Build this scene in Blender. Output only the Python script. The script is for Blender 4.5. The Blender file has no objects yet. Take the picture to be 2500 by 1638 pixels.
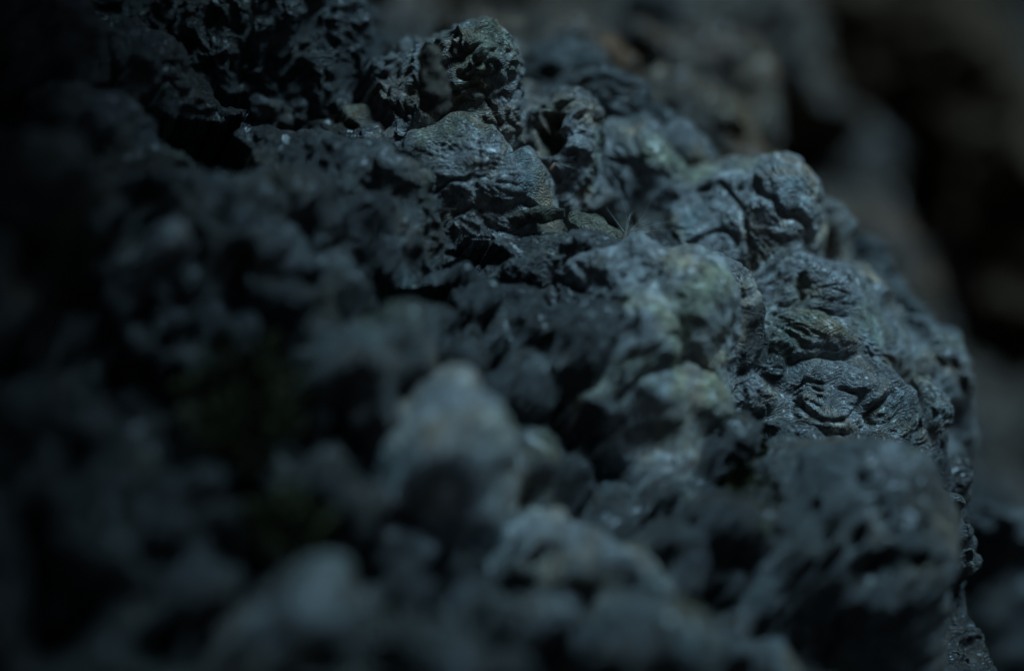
import bpy, math, random
import numpy as np
from mathutils import Matrix, Vector

# ------------------------------------------------------------------ scene / camera
scene = bpy.context.scene
R = math.radians
PITCH = R(35.0)            # camera looks down on the root
FOCUS = 0.50               # metres to the sharp crest
WFRAME = 0.30              # width of the frame at the focus distance
FPX = 2500.0 * FOCUS / WFRAME      # focal length in photo pixels
right = np.array([1.0, 0, 0])
upv = np.array([0, math.sin(PITCH), math.cos(PITCH)])
back = np.array([0, -math.cos(PITCH), math.sin(PITCH)])     # camera +z
CENTER = np.array([0, 0, 0.27])
CAM = CENTER + FOCUS * back

cam_data = bpy.data.cameras.new('camera')
cam = bpy.data.objects.new('camera', cam_data)
scene.collection.objects.link(cam)
m = np.eye(4); m[:3, 0] = right; m[:3, 1] = upv; m[:3, 2] = back; m[:3, 3] = CAM
cam.matrix_world = Matrix([list(r) for r in m])
cam_data.sensor_width = 36.0
cam_data.lens = 36.0 * FOCUS / WFRAME
cam_data.clip_start = 0.01
cam_data.clip_end = 400.0
cam_data.dof.use_dof = True
cam_data.dof.focus_distance = 0.486
cam_data.dof.aperture_fstop = cam_data.lens / 1000.0 / 0.033    # a 33 mm wide aperture
cam_data.dof.aperture_blades = 0
scene.camera = cam

# ------------------------------------------------------------------ light
world = bpy.data.worlds.new('World'); scene.world = world; world.use_nodes = True
nt = world.node_tree
bg = nt.nodes['Background']
sky = nt.nodes.new('ShaderNodeTexSky'); sky.sky_type = 'NISHITA'; sky.sun_disc = False
SUN_EL, SUN_AZ = R(62), R(56)       # azimuth from +y towards +x
sky.sun_elevation = SUN_EL; sky.sun_rotation = SUN_AZ
sky.air_density = 1.0; sky.dust_density = 0.3; sky.ozone_density = 1.0
bg.inputs['Strength'].default_value = 0.006
nt.links.new(sky.outputs[0], bg.inputs['Color'])
sd = bpy.data.lights.new('sun', 'SUN'); sd.energy = 1.5; sd.angle = R(17); sd.color = (0.42, 0.75, 1.0)
sun = bpy.data.objects.new('sun', sd); scene.collection.objects.link(sun)
sdir = Vector((math.sin(SUN_AZ) * math.cos(SUN_EL), math.cos(SUN_AZ) * math.cos(SUN_EL), math.sin(SUN_EL)))
sun.rotation_euler = sdir.to_track_quat('Z', 'Y').to_euler()
sun.location = (2, 2, 4)

vs = scene.view_settings
vs.view_transform = 'Standard'; vs.look = 'None'; vs.exposure = 1.85; vs.gamma = 1.0; vs.use_curve_mapping = False
scene.cycles.max_bounces = 4

# ------------------------------------------------------------------ noise (numpy)
_rng = np.random.RandomState(7)
_perm = _rng.permutation(256); _perm = np.concatenate([_perm, _perm, _perm]).astype(np.int32)
_g = _rng.normal(size=(256, 3)).astype(np.float32); _g /= np.linalg.norm(_g, axis=1, keepdims=True)
_pt = _rng.rand(256, 3).astype(np.float32)

def _hash(i, j, k):
    return _perm[_perm[_perm[i & 255] + (j & 255)] + (k & 255)]

def perlin(p):
    p = p.astype(np.float32)
    i = np.floor(p).astype(np.int32); f = p - i
    w = f * f * f * (f * (f * 6 - 15) + 10)
    out = np.zeros(len(p), np.float32)
    for dx in (0, 1):
        wx = w[:, 0] if dx else 1 - w[:, 0]
        for dy in (0, 1):
            wy = w[:, 1] if dy else 1 - w[:, 1]
            for dz in (0, 1):
                wz = w[:, 2] if dz else 1 - w[:, 2]
                g = _g[_hash(i[:, 0] + dx, i[:, 1] + dy, i[:, 2] + dz)]
                d = (f[:, 0] - dx) * g[:, 0] + (f[:, 1] - dy) * g[:, 1] + (f[:, 2] - dz) * g[:, 2]
                out += wx * wy * wz * d
    return out * 1.5

def fbm(p, octaves=4, gain=0.5):
    o = np.zeros(len(p), np.float32); a = 1.0
    for q in range(octaves):
        o += a * perlin(p * (2.03 ** q) + q * 17.3); a *= gain
    return o

def ridged(p, octaves=3, gain=0.5):
    o = np.zeros(len(p), np.float32); a = 1.0
    for q in range(octaves):
        n = 1 - np.abs(perlin(p * (2.1 ** q) + q * 9.1)) * 2
        o += a * n; a *= gain
    return o

def worley(p):
    p = p.astype(np.float32)
    i = np.floor(p).astype(np.int32); f = p - i
    best = np.full(len(p), 9.0, np.float32)
    for dx in (-1, 0, 1):
        for dy in (-1, 0, 1):
            for dz in (-1, 0, 1):
                c = _pt[_hash(i[:, 0] + dx, i[:, 1] + dy, i[:, 2] + dz)]
                d = (c[:, 0] + dx - f[:, 0]) ** 2 + (c[:, 1] + dy - f[:, 1]) ** 2 + (c[:, 2] + dz - f[:, 2]) ** 2
                np.minimum(best, d, out=best)
    return np.sqrt(best)

def vnoise(p, off=0.0):
    return np.stack([perlin(p + off), perlin(p + off + 31.7), perlin(p + off + 67.1)], 1)

def sstep(a, b, x):
    t = np.clip((x - a) / (b - a), 0, 1)
    return t * t * (3 - 2 * t)

def striae(p, sdir3, lam):
    """irregular fibre wrinkles running across sdir3: 0 on the ridges, 1 in the grooves"""
    a = np.cross(sdir3, [0.31, 0.22, 0.93]); a /= np.linalg.norm(a); b = np.cross(sdir3, a)
    wq = p + 0.0075 * vnoise(p / 0.024, 3.0) + 0.0010 * vnoise(p / 0.005)
    q = np.stack([wq @ sdir3 / lam, wq @ a / (lam * 5.5), wq @ b / (lam * 5.5)], 1)
    s = 1 - np.clip(np.abs(perlin(q)) * 2.6, 0, 1)
    return wq, s * s

def common(p):
    return 0.0018 * fbm(p / 0.022, 3)

def detail(p, style, sdir3):
    """height (metres) of the fine bark relief at the points p; p in metres"""
    wq, s = striae(p, sdir3, 0.0017)
    amp = 0.3 + 0.7 * sstep(-0.25, 0.2, perlin(p / 0.012 + 4))
    h = 0.0003 * fbm(p / 0.0018, 2)
    if style == 'pit':
        w2 = p + 0.0012 * vnoise(p / 0.004)
        h -= 0.0015 * (1 - sstep(0.0, 0.30, np.abs(perlin(w2 / 0.0050 + 2))))
        h -= 0.0008 * (1 - sstep(0.10, 0.36, worley(w2 / 0.0070)))
        h += 0.0014 * (1 - sstep(0.0, 0.6, worley(w2 / 0.0046 + 5.3)))
        h -= 0.0004 * s
    elif style == 'curl':
        w2 = p + 0.004 * vnoise(p / 0.009)
        h += 0.0018 * (ridged(w2 / 0.0085, 2) - 0.8)
        h -= 0.0012 * (1 - sstep(0.1, 0.4, worley(w2 / 0.009)))
        h -= 0.0006 * s
    elif style == 'wrinkle':
        h -= 0.0009 * amp * s
        h -= 0.0020 * (1 - sstep(0.0, 0.22, np.abs(perlin(wq / 0.013 + 8)))) * sstep(-0.1, 0.3, perlin(p / 0.02 + 9))
    elif style == 'pock':
        w2 = p + 0.0015 * vnoise(p / 0.005)
        h -= 0.0007 * amp * s
        h -= 0.0010 * (1 - sstep(0.06, 0.34, worley(w2 / 0.0066))) * sstep(-0.2, 0.15, perlin(p / 0.015 + 2))
        h -= 0.0014 * (1 - sstep(0.0, 0.16, np.abs(perlin(wq / 0.016 + 1))))
    elif style == 'crust':
        w2 = p + 0.002 * vnoise(p / 0.006)
        h += 0.0009 * (ridged(w2 / 0.007, 3) - 1.0)
        h -= 0.0004 * (1 - sstep(0.1, 0.38, worley(w2 / 0.009)))
        h -= 0.0010 * (1 - sstep(0.0, 0.15, np.abs(perlin(wq / 0.011 + 5))))
        h -= 0.0007 * amp * s
    elif style in ('smooth', 'knurl'):
        h += 0.0005 * fbm(p / 0.004, 3)
        h -= 0.0006 * (1 - sstep(0.08, 0.3, worley(p / 0.006)))
        h -= 0.0004 * amp * s
    return h

# ------------------------------------------------------------------ materials
def bark_material(name, dark, mid, pale, pale_amt=0.5, stripes=0.0, rough=0.68, scale=1.0, grain=0.0012, toned=False, coat=0.0):
    mat = bpy.data.materials.new(name); mat.use_nodes = True
    n = mat.node_tree.nodes; l = mat.node_tree.links
    b = n['Principled BSDF']
    geo = n.new('ShaderNodeNewGeometry')
    def noise(s, det=5, rgh=0.6, dist=0.0):
        t = n.new('ShaderNodeTexNoise'); t.inputs['Scale'].default_value = s * scale
        t.inputs['Detail'].default_value = det; t.inputs['Roughness'].default_value = rgh
        t.inputs['Distortion'].default_value = dist
        l.new(geo.outputs['Position'], t.inputs['Vector']); return t
    def ramp(src, a, c):
        r = n.new('ShaderNodeMapRange'); r.inputs['From Min'].default_value = a; r.inputs['From Max'].default_value = c
        l.new(src, r.inputs['Value']); return r.outputs['Result']
    def mix(f, a, c):
        x = n.new('ShaderNodeMix'); x.data_type = 'RGBA'
        if isinstance(f, float): x.inputs['Factor'].default_value = f
        else: l.new(f, x.inputs['Factor'])
        for k, v in (('A', a), ('B', c)):
            s = [i for i in x.inputs if i.name == k and i.type == 'RGBA'][0]
            if isinstance(v, tuple): s.default_value = (*v, 1)
            else: l.new(v, s)
        return [o for o in x.outputs if o.type == 'RGBA'][0]
    big = noise(38, 6, 0.62, 0.4); sml = noise(420, 5, 0.65, 0.3); spk = noise(1900, 3, 0.6)
    if toned:                      # mesh carries lichen and bark tone, painted light and shade, brown painted glow
        def attr(nm):
            a = n.new('ShaderNodeAttribute'); a.attribute_name = nm; return a.outputs['Fac']
        def madd(a, k, c0):
            x = n.new('ShaderNodeMath'); x.operation = 'MULTIPLY_ADD'; l.new(a, x.inputs[0]); x.inputs[1].default_value = k
            if isinstance(c0, float): x.inputs[2].default_value = c0
            else: l.new(c0, x.inputs[2])
            return x.outputs[0]
        t = madd(big.outputs['Fac'], 1.0, madd(attr('tone'), 1.0, -0.5))
        dark = mix(ramp(t, 0.05, 0.95), (0.011, 0.010, 0.009), (0.10, 0.096, 0.09))
        mid = mix(ramp(t, 0.05, 0.95), (0.030, 0.029, 0.026), (0.26, 0.258, 0.25))
        pale = mix(ramp(t, 0.05, 0.95), (0.062, 0.064, 0.062), (0.46, 0.47, 0.465))
        c = mix(ramp(sml.outputs['Fac'], 0.36, 0.60), dark, mid)
        c = mix(ramp(noise(170, 5, 0.65, 0.5).outputs['Fac'], 0.52, 0.66), c, pale)
        # brown bare bark, olive algae film and grey-green lichen in patches
        def tint(src, a, e, colr, k):
            x = n.new('ShaderNodeMix'); x.data_type = 'RGBA'; x.blend_type = 'MULTIPLY'
            f = madd(ramp(src, a, e), k, 0.0); l.new(f, x.inputs['Factor'])
            ci = [i_ for i_ in x.inputs if i_.type == 'RGBA']; l.new(c, ci[0]); ci[1].default_value = (*colr, 1)
            return [o_ for o_ in x.outputs if o_.type == 'RGBA'][0]
        c = tint(noise(48, 4, 0.6, 0.5).outputs['Fac'], 0.49, 0.64, (1.22, 0.88, 0.58), 0.9)
        c = tint(noise(33, 4, 0.6, 0.5).outputs['Fac'], 0.50, 0.66, (1.0, 1.0, 0.64), 0.85)
        c = tint(noise(64, 4, 0.6, 0.5).outputs['Fac'], 0.56, 0.70, (0.75, 1.0, 1.05), 1.0)
        c = tint(attr('brown'), 0.0, 1.0, (1.35, 0.76, 0.38), 1.0)  # far slope: warm hazy glow painted in as brown
        dk_col = (0.018, 0.015, 0.012)
    else:
        c = mix(ramp(sml.outputs['Fac'], 0.38, 0.62), dark, mid)
        c = mix(ramp(big.outputs['Fac'], 0.62 - 0.24 * pale_amt, 0.78 - 0.24 * pale_amt), c, pale)
        c = mix(ramp(spk.outputs['Fac'], 0.60, 0.72), c, tuple(min(1.0, v * 1.35) for v in pale))
        dk_col = tuple(v * 0.6 for v in dark)
    dk = noise(260, 5, 0.7, 0.6)
    c = mix(ramp(dk.outputs['Fac'], 0.60, 0.70), c, dk_col)
    l.new(c, b.inputs['Base Color'])
    rr = n.new('ShaderNodeMapRange'); rr.inputs['To Min'].default_value = rough - 0.16; rr.inputs['To Max'].default_value = rough + 0.2
    l.new(sml.outputs['Fac'], rr.inputs['Value']); l.new(rr.outputs['Result'], b.inputs['Roughness'])
    b.inputs['Specular IOR Level'].default_value = 0.5 if toned else 0.12
    b.inputs['Coat Weight'].default_value = coat; b.inputs['Coat Roughness'].default_value = 0.22
    # fine relief
    hsum = n.new('ShaderNodeMath'); hsum.operation = 'ADD'
    f1 = noise(950, 6, 0.75, 0.8)
    l.new(f1.outputs['Fac'], hsum.inputs[0])
    if stripes:
        mp = n.new('ShaderNodeMapping'); mp.inputs['Rotation'].default_value = (0.5, 0.35, 0.7)
        wd = n.new('ShaderNodeVectorMath'); wd.operation = 'MULTIPLY_ADD'
        wn = noise(75, 3, 0.5)
        l.new(wn.outputs['Color'], wd.inputs[0]); wd.inputs[1].default_value = (0.022, 0.022, 0.022)
        l.new(geo.outputs['Position'], wd.inputs[2]); l.new(wd.outputs[0], mp.inputs['Vector'])
        wv = n.new('ShaderNodeTexWave'); wv.wave_type = 'BANDS'; wv.bands_direction = 'Z'
        wv.inputs['Scale'].default_value = 240; wv.inputs['Distortion'].default_value = 7.0
        wv.inputs['Detail'].default_value = 3; wv.inputs['Detail Scale'].default_value = 2.0
        l.new(mp.outputs['Vector'], wv.inputs['Vector'])
        ml = n.new('ShaderNodeMath'); ml.operation = 'MULTIPLY'; ml.inputs[1].default_value = stripes
        l.new(wv.outputs['Fac'], ml.inputs[0]); l.new(ml.outputs[0], hsum.inputs[1])
    else:
        hsum.inputs[1].default_value = 0
    bp = n.new('ShaderNodeBump'); bp.inputs['Strength'].default_value = 0.9; bp.inputs['Distance'].default_value = grain
    l.new(hsum.outputs[0], bp.inputs['Height']); l.new(bp.outputs['Normal'], b.inputs['Normal'])
    return mat

M = {
    'bark': bark_material('bark', None, None, None, toned=True, stripes=0.35, rough=0.40, grain=0.0016, coat=0.15),
    'bark_brown_glow': bark_material('brown_glow_bark', (0.03, 0.016, 0.007), (0.065, 0.038, 0.019), (0.10, 0.066, 0.040), 0.35, rough=0.8),  # bark colour pushed browner to imitate a warm glow
    'twig': bark_material('twig_bark', (0.035, 0.028, 0.022), (0.10, 0.08, 0.06), (0.18, 0.16, 0.13), 0.3, rough=0.5),
    'soil': bark_material('soil', (0.010, 0.008, 0.006), (0.028, 0.022, 0.017), (0.05, 0.043, 0.035), 0.3, scale=0.5, rough=0.8),
    'moss': bark_material('moss', (0.030, 0.032, 0.013), (0.06, 0.062, 0.026), (0.09, 0.092, 0.042), 0.4),
}

def plain(name, col, rough=0.6, trans=0.0):
    mat = bpy.data.materials.new(name); mat.use_nodes = True
    n = mat.node_tree.nodes; l = mat.node_tree.links; b = n['Principled BSDF']
    t = n.new('ShaderNodeTexNoise'); t.inputs['Scale'].default_value = 600; t.inputs['Detail'].default_value = 4
    g = n.new('ShaderNodeNewGeometry'); l.new(g.outputs['Position'], t.inputs['Vector'])
    r = n.new('ShaderNodeValToRGB')
    r.color_ramp.elements[0].color = (*[v * 0.6 for v in col], 1); r.color_ramp.elements[0].position = 0.3
    r.color_ramp.elements[1].color = (*col, 1); r.color_ramp.elements[1].position = 0.7
    l.new(t.outputs['Fac'], r.inputs['Fac']); l.new(r.outputs['Color'], b.inputs['Base Color'])
    b.inputs['Roughness'].default_value = rough
    return mat
M['fluff'] = plain('seed_fibre', (0.62, 0.62, 0.60), 0.35)
M['leaf'] = bark_material('dry_leaf', (0.05, 0.046, 0.035), (0.11, 0.10, 0.075), (0.19, 0.175, 0.13), 0.5, stripes=0.5)
M['leaf_brown'] = plain('brown_leaf', (0.18, 0.09, 0.05), 0.6)
M['flake'] = plain('pale_flake', (0.72, 0.72, 0.70), 0.5)
M['silk'] = plain('spider_silk', (0.7, 0.72, 0.75), 0.25)

# ------------------------------------------------------------------ object helpers
col = scene.collection
def mesh_obj(name, verts, quads, mat, parent=None, origin=None, smooth=True, tris=None):
    verts = np.asarray(verts, np.float64)
    if origin is None: origin = verts.mean(0)
    me = bpy.data.meshes.new(name)
    v = (verts - origin).astype(np.float32)
    me.vertices.add(len(v)); me.vertices.foreach_set('co', v.ravel())
    quads = np.asarray(quads, np.int32); k = quads.shape[1]
    me.loops.add(quads.size); me.loops.foreach_set('vertex_index', quads.ravel())
    me.polygons.add(len(quads))
    me.polygons.foreach_set('loop_start', np.arange(0, quads.size, k, dtype=np.int32))
    me.polygons.foreach_set('loop_total', np.full(len(quads), k, np.int32))
    me.update(calc_edges=True); me.validate()
    if smooth: me.polygons.foreach_set('use_smooth', np.ones(len(quads), bool))
    me.materials.append(mat)
    o = bpy.data.objects.new(name, me); o.location = origin
    col.objects.link(o)
    if parent is not None:
        o.parent = parent; o.matrix_parent_inverse = Matrix.Translation(-parent.location)
    return o

def empty(name, loc):
    o = bpy.data.objects.new(name, None); o.empty_display_size = 0.05; o.location = loc
    col.objects.link(o); return o

def tag(o, label=None, cat=None, group=None, kind=None):
    if label: o['label'] = label
    if cat: o['category'] = cat
    if group: o['group'] = group
    if kind: o['kind'] = kind
    return o

def grid_quads(nu, nv):
    a = np.arange(nu * nv).reshape(nu, nv)
    return np.stack([a[:-1, :-1], a[1:, :-1], a[1:, 1:], a[:-1, 1:]], -1).reshape(-1, 4)

def grid_normals(P):
    du = np.gradient(P, axis=0); dv = np.gradient(P, axis=1)
    n = np.cross(du, dv); n /= np.linalg.norm(n, axis=2, keepdims=True) + 1e-12
    return n

_sphere_cache = {}
def cube_sphere(n):
    if n in _sphere_cache: return _sphere_cache[n]
    t = np.tan(np.linspace(-1, 1, n + 1) * math.pi / 4)
    key = {}; V = []; Q = []
    for ax in range(3):
        for sg in (-1, 1):
            a, b = np.meshgrid(t, t, indexing='ij')
            p = np.zeros((n + 1, n + 1, 3)); p[..., ax] = sg; p[..., (ax + 1) % 3] = a; p[..., (ax + 2) % 3] = b
            base = sum(len(x) for x in V)
            q = grid_quads(n + 1, n + 1) + base
            if sg < 0: q = q[:, ::-1]
            V.append(p.reshape(-1, 3)); Q.append(q)
    V = np.concatenate(V); Q = np.concatenate(Q)
    k = np.round(V * 1e5).astype(np.int64)
    _, idx, inv = np.unique(k, axis=0, return_index=True, return_inverse=True)
    V = V[idx]; Q = inv.reshape(-1)[Q]
    V /= np.linalg.norm(V, axis=1, keepdims=True)
    _sphere_cache[n] = (V, Q); return V, Q

def vert_normals(V, Q):
    d1 = V[Q[:, 2]] - V[Q[:, 0]]; d2 = V[Q[:, 3]] - V[Q[:, 1]]
    fn = np.cross(d1, d2); n = np.zeros_like(V)
    for k in range(4):
        for c in range(3):
            n[:, c] += np.bincount(Q[:, k], fn[:, c], len(V))
    return n / (np.linalg.norm(n, axis=1, keepdims=True) + 1e-15)

# ------------------------------------------------------------------ the root's main surface
def cam_to_world(c): return CAM + c[0] * right + c[1] * upv + c[2] * back
def cvec(c): return c[0] * right + c[1] * upv + c[2] * back
LX, LY = 1550.0, 640.0                    # a pixel on the sharp crest
O = cam_to_world(np.array([(LX - 1250) / FPX * FOCUS, -(LY - 819) / FPX * FOCUS, -FOCUS]))
ca, sa = 0.827, 0.562
TILT = R(45)
eu = cvec(np.array([ca, -sa, 0]))
ev = cvec(np.array([sa * math.cos(TILT), ca * math.cos(TILT), -math.sin(TILT)]))
en = cvec(np.array([sa * math.sin(TILT), ca * math.sin(TILT), math.cos(TILT)]))

def base_h(u, v):
    """smooth height of the root above its tangent plane"""
    crest = np.interp(u, [-0.4, -0.2, -0.107, -0.088, -0.074, -0.038, 0.0, 0.0185, 0.06, 0.0915, 0.105, 0.125, 0.155, 0.25, 0.5],
                      [0.03, 0.03, 0.018, 0.018, 0.042, 0.050, 0.058, 0.062, 0.053, 0.042, 0.020, -0.006, -0.04, -0.12, -0.3])
    x = v - crest
    xp = np.clip(x, 0, None)
    soft = np.where(xp < 0.10, 3.1 * xp ** 2, 0.031 + 0.42 * (xp - 0.10))
    rt = sstep(0.0, 0.03, u) + sstep(-0.05, -0.068, u)                              # on the right the far side breaks off steeply
    h = -soft - rt * 0.045 * sstep(0.0, 0.035, x) - 0.10 * sstep(0.085, 0.16, u) * sstep(0.0, 0.06, x) * (1 - sstep(0.09, 0.20, x))
    h = h + 0.018 * np.sin(x * 55 + u * 14 + 2.0) * sstep(0.05, 0.11, x)      # gullies on the far slope
    h = h - 0.35 * np.clip(-v - 0.05, 0, 1) ** 2           # bends away towards the viewer
    h = h + 0.010 * np.sin(u * 31 + 1.0) * np.cos(v * 37 + u * 9) + 0.006 * np.sin(u * 70 - v * 45)
    h = h - 0.035 * np.exp(-(((u + 0.125) / 0.035) ** 2 + ((v + 0.035) / 0.03) ** 2))   # hollow on the left
    return h

def surf_point(px, py):
    """where the ray through a photo pixel meets the root's surface"""
    d = cvec(np.array([(px - 1250) / FPX, -(py - 819) / FPX, -1.0]))
    ts = np.linspace(0.20, 1.6, 1400)
    P = CAM + ts[:, None] * d
    q = P - O; u = q @ eu; v = q @ ev; h = q @ en
    s = h - base_h(u, v)
    k = np.where(s < 0)[0]
    i = k[0] if len(k) else 1399
    return P[i], ts[i]

tree = empty('gnarled_tree', (-0.75, 0.15, 0.0))
tag(tree, 'dark gnarled tree root crowded with burl knobs, filling the frame', 'tree')

def nonuni(lo, hi, c0, c1, fine, coarse):
    out = [c0]; 
    while out[-1] < c1: out.append(out[-1] + fine)
    st = fine
    while out[-1] < hi: st = min(coarse, st * 1.05); out.append(out[-1] + st)
    low = [c0]; st = fine
    while low[-1] > lo: st = min(coarse, st * 1.05); low.append(low[-1] - st)
    return np.array(low[:0:-1] + out)

# ------------------------------------------------------------------ knobs
KN = []
TONE = {'bark_dark': -0.10, 'bark': 0.22, 'bark_mid': 0.55, 'bark_fibre': 0.68, 'bark_pale': 1.05, 'bark_brown_glow': 0.20}  # tones also paint light on crest knobs and shade on near ones
def knob(px, py, rx, ry, ang=0, style='crust', mat='bark', out=0.0, rz=None, rough=0.30, n=None, seed=None,
         label=None, holes=(), dmax=0.535):
    """one swelling of the bark: an ellipsoid whose middle lies where the pixel's ray meets the root"""
    ray = cvec(np.array([(px - 1250) / FPX, -(py - 819) / FPX, -1.0]))
    c, t = surf_point(px, py)
    if t > dmax: t = dmax; c = CAM + t * ray
    c = c - ray / np.linalg.norm(ray) * out * 1.3
    s = t / FPX
    if rz is None: rz = (rx * ry) ** 0.5
    a = R(-ang)
    X = cvec(np.array([math.cos(a), math.sin(a), 0])); Y = cvec(np.array([-math.sin(a), math.cos(a), 0]))
    Mx = np.stack([X / (rx * s), Y / (ry * s), back / (rz * s)])
    q = c - O
    hs = []
    for (hx, hy, hr) in holes:
        hd = cvec(np.array([(hx - 1250) / FPX, -(hy - 819) / FPX, -1.0]))
        oc = Mx @ (CAM - c); md = Mx @ hd
        A, B, Cc = md @ md, 2 * oc @ md, oc @ oc - 1
        D = B * B - 4 * A * Cc
        tt = (-B - math.sqrt(D)) / (2 * A) if D > 0 else -B / (2 * A)
        hs.append((CAM + tt * hd, hr * s))
    KN.append(dict(u=q @ eu, v=q @ ev, h=q @ en, M=Mx, style=style, tone=TONE[mat], brown=1.0 if mat == 'bark_brown_glow' else 0.0,
                   rough=rough, r=max(rx, ry, rz) * s, label=label, holes=hs, seed=seed if seed is not None else (px * 0.37 + py * 0.91) % 97,
                   sd=Y * 0.85 + X * rsd.uniform(-0.4, 0.6) + back * 0.3))
rsd = random.Random(5)

# top-left crest
knob(800, 60, 120, 95, 20, 'curl', 'bark_dark', 0.004, label='black glossy pitted knob on the crest at upper left')
knob(700, 10, 120, 80, 0, 'curl', 'bark_dark')
knob(870, 170, 75, 120, -15, 'curl', 'bark_dark')
knob(775, 190, 90, 90, 0, 'curl', 'bark_dark')
knob(650, 90, 90, 75, 0, 'curl', 'bark_dark')
knob(560, 60, 90, 80, 20, 'curl', 'bark_dark')
knob(930, 130, 45, 60, 0, 'pit', 'bark_dark', -0.01, dmax=0.55)
knob(890, 52, 38, 34, 0, 'crust', 'bark_dark', -0.012, dmax=0.55)
knob(960, 190, 40, 70, 0, 'pit', 'bark_dark', -0.008)
knob(700, 250, 70, 40, 0, 'crust', 'bark_dark')
knob(505, 270, 26, 28, 0, 'crust', 'bark', 0.0)
knob(690, 245, 36, 26, 10, 'crust', 'bark', 0.003)
knob(735, 350, 80, 40, 10, 'crust', 'bark')
# pimpled knob behind the stub
knob(1155, 160, 118, 105, 15, 'pit', 'bark_mid', 0.006, dmax=0.503, rough=0.13, label='round pimpled knob standing on the crest behind the twig stub')
knob(1030, 175, 70, 65, 0, 'pit', 'bark_dark')
knob(1180, 255, 110, 60, 15, 'wrinkle', 'bark_fibre')
knob(1270, 230, 60, 50, 30, 'crust', 'bark')
# slab sloping down to the right
knob(1165, 382, 170, 82, 34, 'pock', 'bark_fibre', 0.008, rough=0.16, label='long pitted slab of bark sloping down to the right')
knob(1245, 425, 100, 72, 30, 'pock', 'bark_fibre', 0.009, rough=0.12)
knob(965, 305, 70, 45, 25, 'pock', 'bark', 0.0)
knob(900, 400, 170, 70, 25, 'crust', 'bark', 0.002)
# hollow knob
knob(1375, 330, 100, 115, 10, 'curl', 'bark_fibre', 0.006, rough=0.14, holes=((1345, 285, 26), (1335, 345, 36), (1395, 380, 16)),
     label='hollow knob with dark cavities beside the long slab')
knob(1300, 280, 70, 55, 30, 'pock', 'bark_fibre', 0.004)
knob(1350, 425, 70, 50, 0, 'curl', 'bark_dark', 0.0)
# behind the crest
knob(1410, 155, 110, 70, 15, 'crust', 'bark', -0.01, dmax=0.60)
knob(1500, 245, 110, 70, 25, 'crust', 'bark', dmax=0.60)
knob(1610, 300, 100, 50, 35, 'wrinkle', 'bark', dmax=0.60)
knob(1570, 400, 150, 90, 40, 'wrinkle', 'bark_fibre', 0.0)
knob(1690, 390, 60, 100, -30, 'wrinkle', 'bark_fibre', 0.0)
knob(1650, 510, 110, 75, 50, 'wrinkle', 'bark_fibre', 0.002)
knob(1735, 520, 60, 100, 0, 'wrinkle', 'bark_fibre', 0.0)
# bright flaky knob
knob(1895, 500, 112, 120, 15, 'pock', 'bark_pale', 0.010, dmax=0.525, rough=0.12, label='pale flaky knob catching the most light on the right crest')
knob(1865, 590, 85, 80, 10, 'wrinkle', 'bark_fibre', 0.007)
knob(2005, 560, 65, 100, -25, 'wrinkle', 'bark_fibre', 0.002)
knob(1900, 630, 100, 55, 20, 'crust', 'bark', 0.002)
knob(2110, 640, 70, 95, -30, 'crust', 'bark', -0.01)
# wrinkled lumps
knob(1995, 690, 150, 62, 18, 'wrinkle', 'bark_fibre', 0.009, rough=0.15, label='finely wrinkled knob above a black slit')
knob(2100, 740, 110, 90, 30, 'wrinkle', 'bark_fibre', 0.004)
knob(1985, 820, 160, 80, 10, 'wrinkle', 'bark_fibre', 0.005, rough=0.13)
knob(2140, 830, 120, 110, 45, 'wrinkle', 'bark_mid', 0.005)
knob(2190, 760, 60, 110, -35, 'crust', 'bark', -0.006)
knob(2260, 890, 85, 120, -35, 'wrinkle', 'bark_mid', 0.002)
knob(2320, 930, 35, 95, -10, 'wrinkle', 'bark_dark', 0.0)
knob(2310, 830, 28, 14, 10, 'crust', 'bark')
knob(2050, 970, 210, 100, 10, 'wrinkle', 'bark_mid', 0.010, rough=0.13, label='broad crusty knob below the wrinkled bark')
knob(2230, 1000, 95, 95, 0, 'crust', 'bark_mid', 0.008)
knob(2280, 1090, 40, 100, -10, 'wrinkle', 'bark_dark', 0.0)
knob(1890, 920, 70, 60, 0, 'crust', 'bark_dark')
knob(1960, 870, 90, 40, 15, 'crust', 'bark', 0.004)
# column between the pale boulder and the wrinkled lumps
knob(1825, 720, 36, 75, -15, 'wrinkle', 'bark_fibre', 0.006)
knob(1840, 790, 50, 55, 0, 'wrinkle', 'bark_dark', 0.004)
knob(1830, 870, 55, 60, 0, 'curl', 'bark_dark', 0.0)
knob(1830, 970, 60, 45, -20, 'crust', 'bark_fibre', 0.0)
# big smooth pale boulder
knob(1690, 730, 115, 125, -20, 'smooth', 'bark_pale', 0.006, rough=0.10, label='big smooth pale knob in the middle of the root')
knob(1610, 680, 100, 70, 20, 'smooth', 'bark_pale', 0.008)
knob(1480, 640, 130, 60, 30, 'crust', 'bark', 0.004)
knob(1590, 830, 110, 120, 0, 'crust', 'bark_pale', 0.006)
knob(1640, 960, 150, 95, 25, 'smooth', 'bark_pale', 0.006)
knob(1460, 830, 85, 105, -15, 'crust', 'bark_dark', 0.006)
knob(1360, 600, 110, 50, 20, 'crust', 'bark')
knob(1300, 690, 90, 70, 10, 'crust', 'bark_dark')
knob(1760, 1060, 110, 60, 15, 'crust', 'bark', 0.0)
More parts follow.
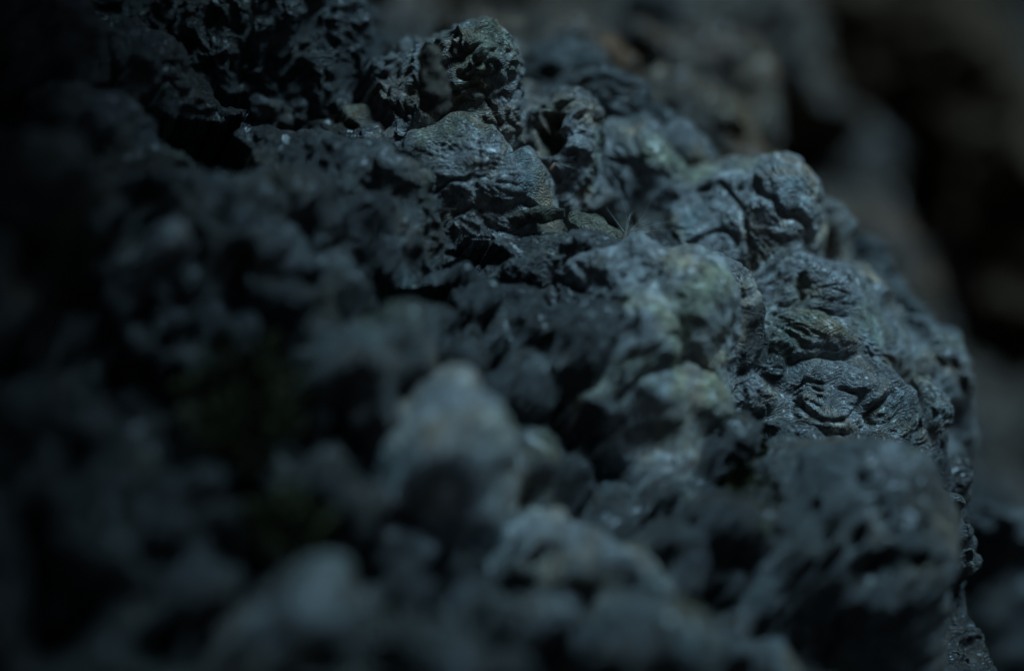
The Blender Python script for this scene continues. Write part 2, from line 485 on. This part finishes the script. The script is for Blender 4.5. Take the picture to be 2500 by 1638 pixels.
# lower right boulder with holes
knob(2120, 1330, 215, 260, 15, 'knurl', 'bark', 0.018, rz=160, rough=0.16,
     holes=((2089, 1310, 21), (2150, 1371, 24), (2240, 1375, 20), (2198, 1510, 24), (2033, 1367, 17), (2102, 1158, 14), (1990, 1240, 20), (2050, 1540, 34), (2150, 1225, 11), (2265, 1285, 15), (2120, 1450, 12), (2260, 1450, 14), (2020, 1300, 11), (2180, 1300, 9)) + tuple((1960 + 73 * i % 310, 1150 + 131 * i % 400, 5 + 3.1 * i % 8) for i in range(22)),
     label='big round knob riddled with dark insect holes at lower right')
knob(2050, 1110, 170, 60, 15, 'crust', 'bark', 0.006)
knob(1950, 1250, 80, 90, 0, 'crust', 'bark_dark', 0.0)
for i in range(8):
    f = i / 12
    knob(2200 + 250 * f + random.uniform(-20, 20), 1110 + 470 * f ** 1.2 + random.uniform(-25, 25), 38, 26, 50, 'crust', 'bark', 0.005 - 0.003 * f, seed=i * 3.1)
knob(2420, 1240, 75, 28, 10, 'crust', 'bark', -0.012, dmax=0.55)
# pear-shaped foreground knob
knob(1125, 1090, 128, 140, 10, 'smooth', 'bark_pale', 0.016, rz=110, rough=0.09, label='big blurred pear-shaped knob in the foreground')
knob(1115, 975, 62, 75, 0, 'smooth', 'bark_pale', 0.012, rough=0.09)
knob(1340, 1310, 60, 85, 10, 'smooth', 'bark_pale', 0.012)
knob(1470, 1330, 120, 40, 22, 'smooth', 'bark_mid', 0.012)
knob(770, 1480, 115, 100, -20, 'smooth', 'bark_mid', 0.008, label='blurred pale knob low in the foreground')
knob(1640, 1570, 150, 100, 20, 'smooth', 'bark', 0.012)
knob(1290, 1100, 60, 70, 0, 'smooth', 'bark', 0.010)
# blurred left boulder and the slope under the hollow
knob(230, 300, 170, 90, 20, 'crust', 'bark', 0.022, label='blurred rounded knob at the left edge')
knob(130, 400, 90, 60, 0, 'crust', 'bark', 0.018)
knob(330, 130, 140, 60, 15, 'crust', 'bark_dark', 0.015)
knob(100, 60, 130, 90, 0, 'crust', 'bark_dark', 0.015)
knob(560, 470, 90, 60, 8, 'crust', 'bark', 0.004)
knob(720, 450, 110, 60, 15, 'crust', 'bark', 0.004)
knob(860, 520, 100, 60, 25, 'crust', 'bark_dark', 0.004)
knob(600, 590, 110, 55, 0, 'crust', 'bark_dark', 0.004)
knob(1010, 500, 90, 60, 30, 'crust', 'bark', 0.004)
knob(400, 610, 70, 50, -30, 'crust', 'bark_pale', 0.010)
knob(900, 880, 80, 50, 30, 'smooth', 'bark', 0.010)
knob(980, 800, 70, 45, 20, 'smooth', 'bark', 0.010)
# smaller knobs crowding the near slope
rs = random.Random(11)
placed = [(1125, 1080, 240), (770, 1480, 140), (2120, 1330, 260), (1640, 960, 150)]
tries = 0; made = 0
while made < 120 and tries < 4000:
    tries += 1
    x = rs.uniform(-150, 2100); y = rs.uniform(430, 1800)
    lim = 0.72 * (x - 800) + 330                # stay on the viewer's side of the crest
    if y < lim + 60: continue
    r = rs.choice((30, 40, 55, 75, 95))
    if any((x - a) ** 2 + (y - b) ** 2 < (0.75 * (r + c)) ** 2 for a, b, c in placed): continue
    placed.append((x, y, r)); made += 1
    mt = rs.choice(('bark', 'bark_dark', 'bark_dark', 'bark_dark'))
    knob(x, y, r * rs.uniform(0.9, 1.4), r * rs.uniform(0.6, 1.0), rs.uniform(-20, 60), 'crust', mt, rs.uniform(-0.004, 0.010), rough=0.25)

# knobs on the far slope, out of focus
for i in range(46):
    x = rs.uniform(950, 2600); y = rs.uniform(-120, 900)
    lim = 0.75 * (x - 900) - 40
    if y > lim - 170: continue
    r = rs.choice((45, 60, 80, 110))
    knob(x, y, r * 1.5, r * 0.7, rs.uniform(15, 55), 'crust', 'bark_brown_glow', rs.uniform(-0.005, 0.006), dmax=2.0, rough=0.28)

# ------------------------------------------------------------------ the bark: one fused surface, cut into its knobs
us = nonuni(-0.55, 0.50, -0.16, 0.165, 0.00042, 0.003)
vv = nonuni(-0.50, 0.60, -0.038, 0.066, 0.00036, 0.0025)
U, V_ = np.meshgrid(us, vv, indexing='ij')
sh = U.shape
uf = U.reshape(-1); vf = V_.reshape(-1)
P0 = O + uf[:, None] * eu + vf[:, None] * ev
near = sstep(-0.015, -0.06, vf)
H = base_h(uf, vf)
wq = P0 + 0.012 * vnoise(P0 / 0.03)
H = H + 0.007 * fbm(P0 / 0.055, 3) + 0.004 * (ridged(P0 / 0.030, 2) - 0.9)
H = H - 0.005 - (0.008 + 0.016 * near) * (1 - sstep(0.15, 0.55, worley(wq / 0.034)))
H = H + 0.008 * near * fbm(wq / 0.022, 2)
ft = 0.085 + 0.035 * sstep(0.02, 0.06, uf)
far_w = sstep(0.0, 0.045, vf - ft + 0.012 * perlin(P0 / 0.03))  # where the far slope takes the painted warm glow
tone = -0.06 + 0.0 * H; brown = far_w * 1.0; tone = tone + 0.10 * far_w  # bark between knobs starts dark, painting shade into the gaps
wu = uf + 0.0055 * perlin(P0 / 0.026 + 11) + 0.0022 * perlin(P0 / 0.009 + 3)
wv = vf + 0.0055 * perlin(P0 / 0.026 + 47) + 0.0022 * perlin(P0 / 0.009 + 29)
label_of = np.full(len(H), -1, np.int32)
margin = np.full(len(H), 0.01)
for ki, K in enumerate(KN):
    sel = np.where((np.abs(uf - K['u']) < 2.0 * K['r'] + 0.008) & (np.abs(vf - K['v']) < 2.2 * K['r'] + 0.008))[0]
    if not len(sel): continue
    wf = min(1.0, K['rough'] / 0.26)
    du = uf[sel] + wf * (wu[sel] - uf[sel]) - K['u']; dv = vf[sel] + wf * (wv[sel] - vf[sel]) - K['v']
    Mn = K['M'] @ en; A = Mn @ Mn
    T = du[:, None] * (K['M'] @ eu) + dv[:, None] * (K['M'] @ ev)
    B = T @ Mn
    rho = np.sqrt(np.maximum((T * T).sum(1) - B * B / A, 0))
    rho = rho * (1 + K['rough'] * 0.9 * perlin(P0[sel] / (0.9 * K['r']) + K['seed']))
    steep = 1.548 + 0.9 * sstep(-0.03, -0.07, K['v'])      # the near knobs stand freer
    f = np.where(rho < 0.84, np.sqrt(np.maximum(1 - rho ** 2, 0.01)), 0.5426 - steep * (rho - 0.84))
    hk = K['h'] - B / A + f / math.sqrt(A)
    hk = np.where(rho > 1.9, -9.0, hk)
    h0 = H[sel]
    kk = (0.06 + 0.10 * sstep(-0.04, 0.0, K['v'])) * K['r'] + 0.0008
    t = np.clip(0.5 + 0.5 * (hk - h0) / kk, 0, 1)
    H[sel] = h0 * (1 - t) + hk * t + kk * t * (1 - t)
    tone[sel] = tone[sel] * (1 - t) + K['tone'] * t
    brown[sel] = brown[sel] * (1 - t) + K['brown'] * t
    win = hk > h0
    d = np.abs(hk - h0)
    margin[sel] = np.where(hk > -5, np.where(win, d, np.minimum(margin[sel], d)), margin[sel])
    label_of[sel[win]] = ki
# cracks along some of the seams
cr = np.exp(-(margin / 0.0016) ** 2) * sstep(-0.15, 0.25, perlin(P0 / 0.018 + 21))
H = H - 0.0045 * cr
P = (P0 + H[:, None] * en).reshape(*sh, 3)
N = grid_normals(P).reshape(-1, 3)
if (N @ en).mean() < 0: N = -N
pf = P.reshape(-1, 3).copy()
disp = common(pf)
w_in = sstep(0.0003, 0.0030, margin)
sharp = (np.abs((CAM - pf) @ back - FOCUS) < 0.065) & (uf > -0.19) & (uf < 0.20)
gd = np.array([0.25, 0.60, 0.75]); gd /= np.linalg.norm(gd)
m0 = sharp & (label_of < 0)
disp[m0] += w_in[m0] * detail(pf[m0], 'crust', gd)
for ki, K in enumerate(KN):
    mk = sharp & (label_of == ki)
    if mk.sum() > 20:
        disp[mk] += w_in[mk] * detail(pf[mk], K['style'], K['sd'] / np.linalg.norm(K['sd'])) * min(1.0, K['r'] / 0.010)
soft = ~sharp
ps = pf[soft]
sty = np.array([0.22 if K['style'] == 'smooth' else 0.6 if K['style'] == 'knurl' else 1.0 for K in KN] + [1.0])[label_of[soft]]
disp[soft] += sty * (0.0030 * (ridged(ps / 0.015, 3) - 1.0) + 0.0030 * fbm(ps / 0.009, 2) - 0.0018 * (1 - sstep(0.12, 0.45, worley(ps / 0.014))))
pf = pf + N * disp[:, None] + 0.0014 * vnoise(pf / 0.008)
for K in KN:                                           # insect holes and hollows
    for hc, hr in K['holes']:
        rel = P.reshape(-1, 3) - hc
        hn = N[np.argmin((rel ** 2).sum(1))]
        dist = np.linalg.norm(rel - (rel @ hn)[:, None] * hn, axis=1) + 9.0 * (np.abs(rel @ hn) > 5 * hr)
        dist = dist * (1 + 0.35 * perlin(pf / (1.3 * hr)))
        w = 1 - sstep(0.55 * hr, 1.15 * hr, dist)
        pf = pf - (w * hr * 2.0)[:, None] * hn
L2 = label_of.reshape(sh)
for _ in range(2):                                     # clean ragged seams
    for ax in (0, 1):
        a_ = np.roll(L2, 1, ax); b_ = np.roll(L2, -1, ax)
        L2 = np.where(a_ == b_, a_, L2)
q4 = grid_quads(*sh)
fl = L2.reshape(-1)[q4[:, 0]]
def add_patch(faces, name, label):
    used, inv = np.unique(faces, return_inverse=True)
    o = mesh_obj(name, pf[used], inv.reshape(-1, 4), M['bark'], tree)
    for an, arr in (('tone', tone), ('brown', brown)):
        at_ = o.data.attributes.new(an, 'FLOAT', 'POINT'); at_.data.foreach_set('value', arr[used].astype(np.float32))
    if label: o['label'] = label
    # keep the shading continuous over the cuts
    VN[o.name] = used
    return o
VN = {}
counts = np.bincount(fl + 1, minlength=len(KN) + 1)
small = counts[1:] < 60
fl = np.where((fl >= 0) & small[np.clip(fl, 0, None)], -1, fl)
d1 = np.zeros_like(pf); g = pf.reshape(*sh, 3)
NN = grid_normals(g).reshape(-1, 3)
if (NN @ en).mean() < 0: NN = -NN
def pieces(fi):
    """split grid faces into connected patches, largest first"""
    ncol = sh[1] - 1
    pos = {int(f): k for k, f in enumerate(fi)}
    lab = np.full(len(fi), -1); out = []
    for k0 in range(len(fi)):
        if lab[k0] >= 0: continue
        lab[k0] = len(out); stack = [k0]; mem = [k0]
        while stack:
            f = int(fi[stack.pop()])
            for nb in (f + 1 if (f + 1) % ncol else -1, f - 1 if f % ncol else -1, f + ncol, f - ncol):
                kk_ = pos.get(nb)
                if kk_ is not None and lab[kk_] < 0:
                    lab[kk_] = len(out); stack.append(kk_); mem.append(kk_)
        out.append(fi[mem])
    return sorted(out, key=len, reverse=True)
# crumbs cut off from their knob go back to the bark
for ki in range(len(KN)):
    fi = np.where(fl == ki)[0]
    if len(fi):
        for p_ in pieces(fi)[1:]: fl[p_] = -1
add_patch(q4[fl < 0], 'bark', 'rough cracked bark between the knobs, painted dark as shade')
order = np.argsort(fl, kind='stable'); fs_ = fl[order]
st_ = np.searchsorted(fs_, np.arange(len(KN))); en_ = np.searchsorted(fs_, np.arange(len(KN)), 'right')
for ki, K in enumerate(KN):
    if en_[ki] > st_[ki]:
        for pc, faces in enumerate(pieces(order[st_[ki]:en_[ki]])):
            add_patch(q4[faces], 'bark_knob', K['label'] if pc == 0 else None)
for o in list(tree.children):
    if o.name in VN:
        o.data.normals_split_custom_set_from_vertices(NN[VN[o.name]].tolist())

# ------------------------------------------------------------------ the trunk out of frame and the other roots
def tube(name, pts, rads, mat, parent, nu=160, nv=120, amp=0.03, fs=0.06, label=None, det=1.2):
    pts = np.array(pts, float); rads = np.array(rads, float)
    t = np.linspace(0, len(pts) - 1, nu)
    i = np.clip(np.floor(t).astype(int), 0, len(pts) - 2); f = t - i
    f = f * f * (3 - 2 * f)
    c = pts[i] * (1 - f)[:, None] + pts[i + 1] * f[:, None]
    r = rads[i] * (1 - f) + rads[i + 1] * f
    ker = np.ones(9) / 9
    for k in range(3): c[4:-4, k] = np.convolve(c[:, k], ker, 'valid')
    tg = np.gradient(c, axis=0); tg /= np.linalg.norm(tg, axis=1, keepdims=True)
    ref = np.array([0.13, 0.2, 1.0]) if abs(tg[:, 2]).mean() < 0.8 else np.array([1.0, 0.1, 0])
    a = np.cross(tg, ref); a /= np.linalg.norm(a, axis=1, keepdims=True); b = np.cross(a, tg)
    th = np.linspace(0, 2 * math.pi, nv)
    P = c[:, None] + r[:, None, None] * (np.cos(th)[None, :, None] * a[:, None] + np.sin(th)[None, :, None] * b[:, None])
    nrm = (P - c[:, None]); nrm /= np.linalg.norm(nrm, axis=2, keepdims=True)
    pf = P.reshape(-1, 3); nf = nrm.reshape(-1, 3)
    d = amp * (fbm(pf / fs, 4) + 0.6 * (ridged(pf / (fs * 0.6), 2) - 0.8)) + det * (common(pf) + 0.0010 * (ridged(pf / 0.011, 2) - 1.0))
    pf = pf + nf * d[:, None]
    pf = pf.reshape(nu, nv, 3); pf[:, -1] = pf[:, 0]
    q = grid_quads(nu, nv)
    o = mesh_obj(name, pf.reshape(-1, 3), q, M[mat], parent)
    if label: o['label'] = label
    return o

tube('trunk', [(-0.90, 0.10, -0.05), (-0.82, 0.05, 0.5), (-0.62, -0.05, 1.1), (-0.50, -0.10, 2.0), (-0.45, -0.1, 3.4)],
     [0.50, 0.42, 0.40, 0.36, 0.30], 'bark_brown_glow', tree, 200, 160, 0.05, 0.15)
tube('added_shade_limb', [(-0.74, 0.20, 0.75), (-0.40, 0.34, 0.86), (-0.09, 0.32, 0.81), (-0.02, 0.10, 0.77), (0.02, -0.20, 0.79), (0.0, -0.6, 0.86), (-0.1, -1.4, 1.1)],
     [0.24, 0.17, 0.13, 0.125, 0.12, 0.11, 0.08], 'bark_brown_glow', tree, 200, 100, 0.015, 0.08)  # unseen bough added overhead to shade the left side
_r = lambda px, py, d: CAM + d * cvec(np.array([(px - 1250) / FPX, -(py - 819) / FPX, -1.0]))
tube('root', [_r(1100, -500, 1.05), _r(1600, -260, 1.0), _r(1950, -10, 0.96), _r(2230, 210, 0.93), _r(2480, 480, 0.90), _r(2800, 900, 0.86), _r(3300, 1500, 0.8)],
     [0.09, 0.07, 0.055, 0.05, 0.05, 0.045, 0.03], 'bark_brown_glow', tree, 260, 120, 0.022, 0.05, 'blurred lumpy root behind the crest at upper right')
tube('root', [(-0.5, 1.25, 0.40), (0.0, 1.22, 0.30), (0.4, 1.1, 0.20), (0.8, 0.9, 0.06), (1.1, 0.8, -0.1)],
     [0.22, 0.18, 0.15, 0.12, 0.08], 'bark_brown_glow', tree, 260, 120, 0.03, 0.08, 'farthest blurred root at upper right, tinted brown as warm haze')
# ------------------------------------------------------------------ small things
def at(px, py, d):
    return CAM + d * cvec(np.array([(px - 1250) / FPX, -(py - 819) / FPX, -1.0]))
PX = FOCUS / FPX             # one photo pixel at the focus distance, metres

st = tube('twig_stub', [at(1062, 262, 0.470), at(1060, 225, 0.468), at(1056, 185, 0.467), at(1052, 160, 0.467), at(1050, 140, 0.467), at(1050, 120, 0.468), at(1050, 117, 0.468)],
     [40 * PX, 36 * PX, 31 * PX, 24 * PX, 27 * PX, 25 * PX, 1 * PX], 'twig', tree, 90, 60, 0.0007, 0.005, 'stubby broken dead twig standing upright before the pimpled knob', 0.15)

def fibres(name, base, dirs, lens, rad, mat, parent):
    V = []; Q = []
    for d, L in zip(dirs, lens):
        d = d / np.linalg.norm(d); a = np.cross(d, [0.3, 0.5, 0.8]); a /= np.linalg.norm(a); b = np.cross(d, a)
        bend = np.array([rs.uniform(-1, 1), rs.uniform(-1, 1), rs.uniform(-1.2, 0.4)]) * 0.45
        n0 = len(V); ns = 7
        for k in range(ns):
            f = k / (ns - 1); c = base + d * L * f + bend * L * f * f
            r = rad * (1 - 0.75 * f)
            for q in range(3):
                th = q * 2.094; V.append(c + r * (math.cos(th) * a + math.sin(th) * b))
        for k in range(ns - 1):
            for q in range(3):
                i0 = n0 + k * 3 + q; i1 = n0 + k * 3 + (q + 1) % 3
                Q.append((i0, i1, i1 + 3, i0 + 3))
    return mesh_obj(name, np.array(V), Q, M[mat], parent)

def tuft(px, py, d, n, L, a0, a1, label):
    b = at(px, py, d); e = empty('seed_tuft', b)
    tag(e, label, 'seed tuft', 'seed tufts caught on the bark')
    dirs = []; ls = []
    for k in range(n):
        a = R(rs.uniform(a0, a1)); dirs.append(cvec(np.array([math.cos(a), math.sin(a), rs.uniform(-0.2, 0.6)]))); ls.append(L * rs.uniform(0.5, 1.1))
    fibres('bristles', b, dirs, ls, 0.00006, 'fluff', e)
    D, Q = cube_sphere(6)
    dn = cvec(np.array([-0.5, -0.8, 0.1]))
    mesh_obj('seed', b + D * 0.0005 + (D @ dn)[:, None] * dn * 0.0012 + dn * 0.001, Q, M['leaf_brown'], e)
_, d1 = surf_point(1530, 570)
tuft(1528, 572, min(d1, 0.52) - 0.012, 18, 85 * PX, -8, 128, 'white feathery seed tuft resting beside the pale dry leaf scrap')
tuft(1352, 402, 0.478, 14, 40 * PX, -20, 40, 'tiny white seed tuft inside the hollow of the dark-holed knob')

def sheet(name, px, py, d, w, h, ang, tilt, curl, mat, label, cat, nu=40, nv=18, vein=0.0004):
    c = at(px, py, d)
    u = np.linspace(-1, 1, nu); v = np.linspace(-1, 1, nv)
    A, B = np.meshgrid(u, v, indexing='ij')
    wid = np.sqrt(np.clip(1 - np.abs(A) ** 2.4, 0.01, 1)) * (1 + 0.18 * np.sin(A * 7 + px))
    x = A * w * PX; y = B * wid * h * PX
    z = -curl * h * PX * (B ** 2) - 0.25 * curl * w * PX * A ** 2
    z = z + vein * (np.abs(np.sin(B * 7 + A * 5)) + 0.8 * np.sin(A * 19 + B * 6))
    X = cvec(np.array([math.cos(R(-ang)), math.sin(R(-ang)), 0])); Y0 = cvec(np.array([-math.sin(R(-ang)), math.cos(R(-ang)), 0]))
    Y = Y0 * math.cos(R(tilt)) - back * math.sin(R(tilt)); Z = np.cross(X, Y)
    top = (c + x[..., None] * X + y[..., None] * Y + z[..., None] * Z).reshape(-1, 3)
    bot = top - Z * 0.0004
    q = grid_quads(nu, nv); Q = np.concatenate([q, q[:, ::-1] + nu * nv])
    a = np.arange(nu * nv).reshape(nu, nv)
    ring = np.concatenate([a[:, 0], a[-1, 1:], a[-2::-1, -1], a[0, -2::-1]])
    rim = np.stack([ring[:-1], ring[:-1] + nu * nv, ring[1:] + nu * nv, ring[1:]], 1)
    o = mesh_obj(name, np.concatenate([top, bot]), np.concatenate([Q, rim]), M[mat])
    return tag(o, label, cat)
for (x_, y_, n_) in ((1342, 440, 5), (1316, 455, 4), (1745, 620, 4)):
    fibres('rootlet', at(x_, y_, 0.474), [cvec(np.array([rs.uniform(-0.35, 0.35), -1.0, rs.uniform(-0.1, 0.3)])) for _ in range(1)], [rs.uniform(40, 60) * PX], 0.00022, 'twig', tree)
sheet('leaf_scrap', 1460, 550, 0.490, 75, 36, 28, 40, 0.3, 'leaf', 'pale dry veined leaf scrap lying under the seed tuft', 'leaf', vein=0.0002)
sheet('curled_leaf', 1300, 512, 0.480, 75, 22, -10, 30, 1.2, 'leaf', 'curled dry leaf below the hollow knob', 'leaf', vein=0.00012)
sheet('leaf_tip', 1781, 690, 0.478, 7, 16, 10, 20, 0.5, 'leaf_brown', 'tiny reddish leaf tip beside the smooth pale knob', 'leaf', 10, 8, 0.0001)
sheet('pale_flake', 1788, 742, 0.474, 7, 17, 20, 10, 0.3, 'flake', 'small white flake wedged right of the smooth pale knob', 'flake', 10, 8, 0.0001)

# ------------------------------------------------------------------ moss
def moss(px, py, rad, n, label):
    V = []; Q = []; rr = random.Random(px)
    for k in range(n):
        a = rr.uniform(0, 6.28); q = rad * math.sqrt(rr.random())
        c, t = surf_point(px + q * math.cos(a), py + q * math.sin(a))
        c = c - (c - CAM) / np.linalg.norm(c - CAM) * rr.uniform(0.004, 0.012)
        d = en + 0.9 * np.array([rr.uniform(-1, 1) for _ in range(3)]); d /= np.linalg.norm(d)
        s_ = np.cross(d, [rr.uniform(-1, 1), rr.uniform(-1, 1), 0.4]); s_ /= np.linalg.norm(s_)
        L = rr.uniform(0.003, 0.007); w = L * 0.16; i0 = len(V)
        V += [c - s_ * w * 0.5, c + s_ * w * 0.5, c + d * L * 0.6 + s_ * w, c + d * L, c + d * L * 0.6 - s_ * w]
        Q += [(i0, i0 + 1, i0 + 2, i0 + 4), (i0 + 4, i0 + 2, i0 + 3, i0 + 3)]
    Vn = np.array(V); Qn = np.array([q for q in Q if len(set(q)) == 4]); 
    T = np.array([q[:3] for q in Q if len(set(q)) == 3])
    me = bpy.data.meshes.new('moss'); o0 = Vn.mean(0)
    me.from_pydata([tuple(v) for v in Vn - o0], [], [tuple(int(i) for i in q) for q in Qn] + [tuple(int(i) for i in q) for q in T])
    me.materials.append(M['moss'])
    o = bpy.data.objects.new('moss', me); o.location = o0; col.objects.link(o)
    return tag(o, label, 'moss', kind='stuff')
moss(600, 985, 150, 650, 'blurred green moss left of the pear-shaped knob')
moss(1850, 1190, 80, 300, 'dull green moss between the middle and the holed knob')
moss(690, 1290, 90, 260, 'faint green moss low in the left foreground')

# ------------------------------------------------------------------ ground
gx = nonuni(-60, 60, -1.2, 1.5, 0.02, 4.0); gy = nonuni(-60, 60, -1.0, 2.0, 0.02, 4.0)
GX, GY = np.meshgrid(gx, gy, indexing='ij')
gp = np.stack([GX, GY, np.zeros_like(GX)], -1).reshape(-1, 3)
gp[:, 2] = 0.02 * fbm(gp / 0.15, 4) + 0.05 * fbm(gp / 2.0, 2)
ground = mesh_obj('ground', gp, grid_quads(*GX.shape), M['soil'], origin=np.zeros(3))
tag(ground, kind='structure')
